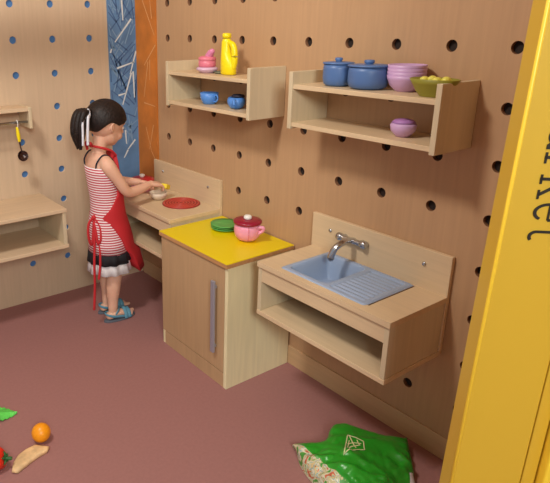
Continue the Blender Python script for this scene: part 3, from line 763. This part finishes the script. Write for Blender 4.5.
# head
hc = Vector((0.028, 0, 0.903)); 
tilt = Matrix.Rotation(math.radians(16), 4, 'Y')     # looking down
def hp(f, r, z):
    v = tilt @ Vector((f, -r, z)); return gp(0, 0, 0)+Vector((hc.x, 0, hc.z))+v
def hball(f, r, z, a, b, c):
    mb.ball(hp(f, r, z), (a, b, c), 28, 18, tilt)
hball(-0.004, 0, 0.012, .082, .070, .078)
hball(0.022, 0, -0.030, .055, .055, .062)
hball(0.040, 0, -0.066, .027, .028, .024)
for s in (-1, 1): hball(0.050, s*0.026, -0.038, .024, .024, .022)
hball(0.060, 0, 0.020, .022, .045, .022)
mb.tube([hp(0.074, 0, 0.004), hp(0.080, 0, -0.012), hp(0.085, 0, -0.021)], [.006, .008, .0095], 12)
for s in (-1, 1): hball(0.079, s*0.0075, -0.024, .006, .006, .005)
hball(0.070, 0, -0.043, .009, .016, .005); hball(0.068, 0, -0.051, .009, .014, .005)
for s in (-1, 1):
    e = [hp(-0.002+f, s*(0.070+rr), z_) for f, rr, z_ in ((0.006, -0.006, -0.030), (0.0, 0.004, -0.026), (-0.010, 0.009, -0.014), (-0.010, 0.009, 0.0), (0.0, 0.004, 0.006), (0.008, -0.004, 0.0))]
    mb.tube(e, [.004, .0045, .004, .004, .004, .003], 10)
    hball(-0.001, s*0.068, -0.012, .010, .006, .014)
# arms
RA = [gp(-0.014, .066, .752), gp(-0.012, .086, .735), gp(0.026, .100, .672), gp(0.066, .100, .618), gp(0.130, .084, .612), gp(0.210, .062, .622)]
LA = [gp(-0.014, -.066, .752), gp(-0.010, -.086, .735), gp(0.030, -.100, .675), gp(0.075, -.098, .628), gp(0.140, -.074, .616), gp(0.205, -.040, .610)]
for A in (RA, LA): mb.tube(A, [.028, .031, .025, .0225, .022, .0150], 18)
# hands
def hand(mb, wrist, fdir, palmn, thumb_side, curl, spread=0.0):
    fd = fdir.normalized(); n = (palmn-fd*palmn.dot(fd)).normalized(); sd = fd.cross(n)*thumb_side
    # palm: flattened tube from the wrist to the knuckles
    for k in range(4):
        off = sd*(0.0165-0.011*k)
        mb.tube([wrist-fd*0.004+off*0.45, wrist+fd*0.020+off*0.85, wrist+fd*0.043+off], [.0095, .0098, .0078], 12)
    ln = (0.036, 0.041, 0.038, 0.030)
    for k in range(4):
        off = sd*(0.0165-0.011*k)
        p = wrist+fd*0.043+off; pts = [p]; d = (fd+sd*(spread*(1.5-k)*0.15)).normalized(); L_ = ln[k]
        ang = 0
        for q, fr in enumerate((0.45, 0.30, 0.25)):
            ang += curl[q]+0.05*k
            dd = d*math.cos(ang)+n*math.sin(ang)
            p = p+dd*L_*fr; pts.append(p)
        mb.tube(pts, [.0066, .0060, .0055, .0048], 10, steps=3)
    b = wrist+fd*0.010+sd*0.014
    mb.tube([b, b+sd*0.016+fd*0.012+n*0.005, b+sd*0.021+fd*0.026+n*0.012, b+sd*0.018+fd*0.040+n*0.017], [.0100, .0085, .0068, .0056], 12, steps=3)
hand(mb, RA[-1], Vector((0.95, -0.05, -0.20)), Vector((-0.25, 0.1, -1)), 1, (0.35, 0.45, 0.35))
hand(mb, LA[-1], Vector((0.9, -0.20, -0.28)), Vector((-0.2, -0.3, -1)), -1, (0.30, 0.40, 0.35))
# legs and feet
for s, df in ((1, 0.0), (-1, 0.016)):
    mb.tube([gp(0.004, s*.036, .44), gp(0.012+df*.4, s*.042, .36), gp(0.022+df*.8, s*.044, .27), gp(0.018+df, s*.045, .235), gp(0.006+df, s*.045, .175), gp(0.0+df, s*.045, .085), gp(-0.002+df, s*.045, .048)], [.050, .046, .037, .034, .034, .023, .021], 20)
    mb.tube([gp(-0.022+df, s*.045, .027), gp(0.012+df, s*.046, .034), gp(0.055+df, s*.048, .026), gp(0.088+df, s*.050, .019)], [.021, .024, .020, .014], 16, flat=(0.8, 1.1))
    for k in range(5):
        rr = s*(0.031+0.0095*k); l = (0.016, 0.015, 0.013, 0.010, 0.007)[k]
        mb.tube([gp(0.084+df-0.003*k, rr, .0165), gp(0.092+l+df-0.004*k, rr, .0155)], [(.0080, .0062, .0058, .0055, .005)[k]]*2, 10)
bmesh.ops.recalc_face_normals(mb.bm, faces=mb.bm.faces)
me = bpy.data.meshes.new('tmp'); mb.bm.to_mesh(me); mb.bm.free()
tmp = bpy.data.objects.new('tmp', me); COL.objects.link(tmp)
md = tmp.modifiers.new('r', 'REMESH'); md.mode = 'VOXEL'; md.voxel_size = 0.0026; md.use_smooth_shade = True
md = tmp.modifiers.new('s', 'SMOOTH'); md.factor = 0.5; md.iterations = 4
dg = bpy.context.evaluated_depsgraph_get(); dg.update()
body = bpy.data.meshes.new_from_object(tmp.evaluated_get(dg), depsgraph=dg)
bpy.data.objects.remove(tmp); body.name = 'person'
body.materials.clear(); body.materials.append(M_SKIN)
for p in body.polygons: p.use_smooth = True; p.material_index = 0
PR = bpy.data.objects.new('person', body); COL.objects.link(PR)
body.transform(Matrix.Translation(-Vector((GX, GY, 0)))); PR.location = (GX, GY, 0)
tag(PR, 'small child with dark ponytail in striped dress and red apron at the stove', 'person')
# eyes
for s in (-1, 1):
    mb = MB(); mb.ball(hp(0.0665, s*0.026, -0.004), (.0105, .0115, .0075), 18, 12, tilt); e = mb.build('eye', M_EYEW, PR)
    mb = MB(); mb.ball(hp(0.0745, s*0.0268, -0.005), (.0040, .0055, .0055), 14, 10, tilt); mb.build('iris', M_EYEB, e)
    mb = MB(); mb.tube([hp(0.077, s*0.012, 0.014), hp(0.075, s*0.026, 0.018), hp(0.066, s*0.040, 0.013)], [.0016, .002, .001], 6); mb.build('eyebrow', M_HAIR, PR)
mb = MB(); mb.tube([hp(0.0745, -0.014, -0.047), hp(0.080, 0, -0.0465), hp(0.0745, 0.014, -0.047)], [.0012, .0028, .0012], 8, flat=(0.9, 1)); mb.build('mouth', M_LIP, PR)
# hair cap
mb = MB(); NU, NV = 64, 40; grid = []
def hair_pt(th, a, k=1.0):
    # th from crown, a around (0 = front)
    st, ct = math.sin(th), math.cos(th)
    wob = 1+0.012*math.sin(a*26+3*math.sin(th*3))
    return Vector((-0.004+0.0925*k*wob*st*math.cos(a), 0.0785*k*wob*st*math.sin(a), 0.016+0.086*k*wob*ct))
def thmax(a):
    c = math.cos(a)                                # 1 front .. -1 back
    if c > 0: return math.radians(94)-math.radians(13)*sm(c*1.4-0.4)+math.radians(5)*math.sin(PI*c)+0.02*math.sin(a*17)
    return math.radians(94)+(math.radians(138)-math.radians(94))*sm(-c*1.15)
for i in range(NU):
    a = 2*PI*i/NU; row = []
    for j in range(1, NV+1):
        th = thmax(a)*j/NV
        v = hair_pt(th, a, 1.0 if j < NV-2 else 1.0-0.03*(j-NV+2)); row.append(mb.bm.verts.new(hp(v.x, v.y, v.z)))
    # tuck the hem into the head
    v = hair_pt(thmax(a), a, 0.84); row.append(mb.bm.verts.new(hp(v.x, v.y, v.z)))
    grid.append(row)
v = hair_pt(0, 0); top = mb.bm.verts.new(hp(v.x, v.y, v.z))
for i in range(NU):
    A, B = grid[i], grid[(i+1) % NU]
    mb.face([top, A[0], B[0]], True)
    for j in range(NV): mb.face([A[j], A[j+1], B[j+1], B[j]], True)
hair = mb.build('hair', M_HAIR, PR)
# ponytail
tie = Vector((GX-0.062, GY-0.016, 0.958))
mb = MB()
rnd = random.Random(5)
for k in range(26):
    a = 2*PI*k/26*3.1; q = math.sqrt((k+0.5)/26)
    o1 = Vector((0.022*q*math.cos(a), 0.028*q*math.sin(a), 0)); o2 = o1*1.0
    l = rnd.uniform(-0.012, 0.012)
    mb.tube([tie+Vector((0.012, 0, 0.0))+o1*0.25, tie+Vector((-0.024, -0.002, 0.006))+o1*0.9, tie+Vector((-0.044, -0.004, -0.035))+o2*1.0, tie+Vector((-0.050, -0.005, -0.085))+o2*0.95, tie+Vector((-0.048, -0.006, -0.135+l))+o2*0.45], [.008, .012, .013, .011, .003], 8, steps=4)
pt = mb.build('ponytail', M_HAIR, hair)
mb = MB()
mb.tube([tie+Vector((-0.006, -0.020, 0.012)), tie+Vector((-0.004, -0.024, 0.0)), tie+Vector((-0.004, -0.018, -0.016))], .007, 10)
for dx, w in ((-0.018, .006), (-0.040, .005)):
    mb.tube([tie+Vector((-0.006, -0.024, 0.002)), tie+Vector((dx, -0.040, -0.025)), tie+Vector((dx-0.006, -0.044, -0.075)), tie+Vector((dx-0.008, -0.043, -0.125))], [w, w, w, w], 8, flat=(0.35, 1.0), ref=(0, 1, 0))
mb.build('ribbon', M_RIB, PR)

# dress
def cloth(mb, secs, n=72, a0=-PI, a1=PI, ruffle=None):
    full = abs(a1-a0-2*PI) < 1e-6 if not hasattr(a0, '__len__') else False
    g = []
    for idx, s_ in enumerate(secs):
        f, z, a, b = s_[:4]; lo, hi = (s_[4], s_[5]) if len(s_) > 4 else (a0, a1)
        row = []
        for i in range(n+(0 if full else 1)):
            t = lo+(hi-lo)*i/n
            k = 1+(ruffle(idx, t) if ruffle else 0)
            row.append(mb.bm.verts.new(gp(f+a*k*math.cos(t), b*k*math.sin(t), z)))
        g.append(row)
    for A, B in zip(g, g[1:]):
        m_ = n if full else n
        for i in range(m_):
            j = (i+1) % n if full else i+1
            mb.face([A[i], A[j], B[j], B[i]], True)
    return g
DS = [(-0.012, .728, .0560, .0850), (-0.008, .70, .0600, .0850), (0.0, .64, .0625, .0785), (0.010, .58, .0655, .0745), (0.012, .525, .0680, .0755), (0.008, .48, .0740, .0860), (0.010, .43, .0790, .0920), (0.012, .38, .0830, .0955), (0.013, .335, .0870, .0985)]
mb = MB(); cloth(mb, DS); dress = mb.build('dress', M_STRIPE, PR, solid=0.0022, norm=False)
def ruf(idx, t): return (0.010+0.018*idx)*(math.sin(t*11+idx*0.4)+0.6*math.sin(t*6+1.3)+0.4*math.sin(t*17+2))
mb = MB(); cloth(mb, [(0.013, .338, .0880, .0995), (0.013, .315, .0910, .1020), (0.013, .290, .0950, .1060)], 120, ruffle=ruf); mb.build('black_frill', mat('black_fabric', (22, 20, 26), 0.8), dress, solid=0.002, norm=False)
mb = MB(); cloth(mb, [(0.013, .305, .0855, .0965), (0.013, .278, .0895, .1000), (0.013, .243, .0970, .1075)], 120, ruffle=ruf); mb.build('white_frill', mat('white_fabric', (226, 222, 224), 0.8), dress, solid=0.002, norm=False)
for s in (-1, 1):
    mb = MB(); mb.tube([gp(-0.054, s*.050, .722), gp(-0.052, s*.058, .752), gp(-0.022, s*.063, .7825), gp(0.014, s*.060, .765), gp(0.042, s*.052, .722)], .0034, 8); mb.build('shoulder_strap', M_NAVY, PR)
# apron: bib, skirt, neck loop, ties
mb = MB()
d2r = math.radians
cloth(mb, [(0.008, .775, .048, .078, d2r(-40), d2r(40)), (0.006, .74, .058, .086, d2r(-52), d2r(52)), (0.008, .68, .066, .088, d2r(-62), d2r(62)), (0.014, .60, .073, .082, d2r(-80), d2r(80)), (0.016, .54, .076, .082, d2r(-112), d2r(112)), (0.016, .505, .080, .086, d2r(-138), d2r(138)), (0.020, .46, .088, .096, d2r(-108), d2r(108)), (0.024, .40, .099, .106, d2r(-88), d2r(88)), (0.028, .35, .101, .112, d2r(-78), d2r(78)), (0.036, .325, .120, .116, d2r(-73), d2r(73)), (0.040, .27, .128, .122, d2r(-64), d2r(64)), (0.043, .235, .134, .124, d2r(-58), d2r(58))], 60, ruffle=lambda i, t: 0.012*max(0, i-5)*math.sin(t*6)*0.5)
ap = mb.build('apron', M_APRON, PR, solid=0.0025, norm=False)
mb = MB(); mb.tube([gp(0.044, .050, .772), gp(0.020, .052, .795), gp(-0.025, .044, .812), gp(-0.054, .0, .818), gp(-0.025, -.044, .812), gp(0.020, -.052, .795), gp(0.044, -.050, .772)], .005, 8)
mb.tube([gp(-0.052, .012, .818), gp(-0.060, .022, .832), gp(-0.060, .034, .826), gp(-0.054, .016, .817)], .006, 8)
mb.tube([gp(-0.052, .006, .818), gp(-0.066, -.004, .832), gp(-0.066, .004, .806)], .006, 8)
mb.build('neck_loop', M_APRON, ap)
mb = MB()
kn = gp(-0.062, .022, .505)
mb.ball(kn, .011, 14, 10)
for P_ in ([(0, 0, 0), (-.030, -.010, -.020), (-.036, -.012, -.075), (-.022, -.010, -.120), (-.010, -.006, -.070), (0, 0, -.01)], [(0, 0, 0), (.012, -.030, -.030), (.010, -.040, -.085), (-.002, -.034, -.110), (-.004, -.020, -.060), (0, 0, -.01)],
           [(0, 0, 0), (-.012, -.020, -.10), (-.026, -.034, -.20), (-.030, -.036, -.30), (-.042, -.040, -.415)], [(0, 0, 0), (.008, -.026, -.10), (-.002, -.044, -.20), (-.016, -.050, -.27)]):
    mb.tube([kn+Vector(p) for p in P_], .0062, 8, flat=(0.5, 1), ref=(0, 1, 0))
mb.build('waist_tie', M_APRON, ap)
# sandals
for s, df in ((1, 0.0), (-1, 0.016)):
    mb = MB()
    out = []
    for k in range(40):
        a = 2*PI*k/40; cx_ = 0.030+df
        w = 0.030*(1+0.10*math.cos(a)); out.append((GX+cx_+0.080*math.cos(a), GY-s*0.046-w*math.sin(a)))
    mb.prism(out, 0.0006, 0.0105)
    sd = mb.build('sandal', M_SOLE, PR, bevel=0.002)
    mb = MB()
    for f0, zz_, w, hh in ((0.068, 0.010, 0.031, 0.034), (0.050, 0.010, 0.032, 0.042)):
        pts = [gp(f0+df, s*.047+w*math.cos(PI*k/12), zz_+hh*math.sin(PI*k/12)) for k in range(13)]
        mb.tube(pts, 0.009, 10, steps=2, flat=(1, 0.28), ref=(1, 0, 0))
    pts = [gp(-0.006+df-0.036*math.sin(PI*k/12), s*.046+0.029*math.cos(PI*k/12), 0.030+0.012*math.sin(PI*k/12)) for k in range(13)]
    mb.tube([gp(0.055+df, s*.046+0.030, .018)]+pts+[gp(0.055+df, s*.046-0.030, .018)], 0.006, 8, steps=2, flat=(1, 0.35))
    mb.tube([gp(0.0+df, s*.046+0.0255, .038), gp(0.018+df, s*.046+0.02, .056), gp(0.026+df, s*.046, .060), gp(0.018+df, s*.046-0.02, .056), gp(0.0+df, s*.046-0.0255, .038)], 0.006, 8, flat=(1, 0.35))
    mb.build('strap', M_SHOE, sd)
# yellow piece at the fingertips
mb = MB(); yp = gp(0.283, .066, .598)
mb.box(-0.019, 0.019, -0.016, 0.016, -0.011, 0.011, Matrix.Translation(yp) @ Matrix.Rotation(0.5, 4, 'Z') @ Matrix.Rotation(0.4, 4, 'Y'))
o = center_origin(mb.build('toy_sponge', M_YSP, bevel=0.004)); tag(o, 'small yellow toy piece held in the child\'s fingertips over the stove', 'toy food')

# ------------------------------------------------------------------ light
def area(name, loc, target, size, power, color, sy=None):
    l = bpy.data.lights.new(name, 'AREA'); l.energy = power; l.color = color; l.size = size
    if sy: l.shape = 'RECTANGLE'; l.size_y = sy
    o = bpy.data.objects.new(name, l); COL.objects.link(o); o.location = loc
    o.rotation_euler = (Vector(target)-Vector(loc)).to_track_quat('-Z', 'Y').to_euler()
    return o
area('ceiling_lamp', (-1.6, -1.3, 2.42), (-0.6, -0.75, 0.7), 0.28, 27, (1.0, 0.95, 0.88))
area('ceiling_lamp_back', (-2.1, -4.2, 2.2), (-0.5, -0.6, 0.6), 0.7, 62, (0.97, 1.0, 0.95))
w = bpy.data.worlds.new('w'); sc.world = w; w.use_nodes = True
bg = w.node_tree.nodes['Background']; bg.inputs['Color'].default_value = (0.92, 0.95, 1.0, 1); bg.inputs['Strength'].default_value = 0.45

# ------------------------------------------------------------------ camera
cam = bpy.data.cameras.new('camera'); co = bpy.data.objects.new('camera', cam); COL.objects.link(co)
yaw, pit, rol = 0.600094901, -0.313035875, -0.00923761
fwd = Vector((math.sin(yaw)*math.cos(pit), math.cos(yaw)*math.cos(pit), math.sin(pit)))
r0 = Vector((math.cos(yaw), -math.sin(yaw), 0)); u0 = r0.cross(fwd)
rr = r0*math.cos(rol)+u0*math.sin(rol); uu = -r0*math.sin(rol)+u0*math.cos(rol)
co.matrix_world = Matrix(((rr.x, uu.x, -fwd.x, CAM.x), (rr.y, uu.y, -fwd.y, CAM.y), (rr.z, uu.z, -fwd.z, CAM.z), (0, 0, 0, 1)))
cam.sensor_fit = 'HORIZONTAL'; cam.sensor_width = 36; cam.lens = 583.228/550*36
cam.shift_x = 97.977/550; cam.shift_y = -29.683/550
cam.clip_start = 0.05
sc.camera = co
sc.view_settings.view_transform = 'Standard'; sc.view_settings.look = 'None'; sc.view_settings.gamma = 1
sc.view_settings.exposure = 0.0
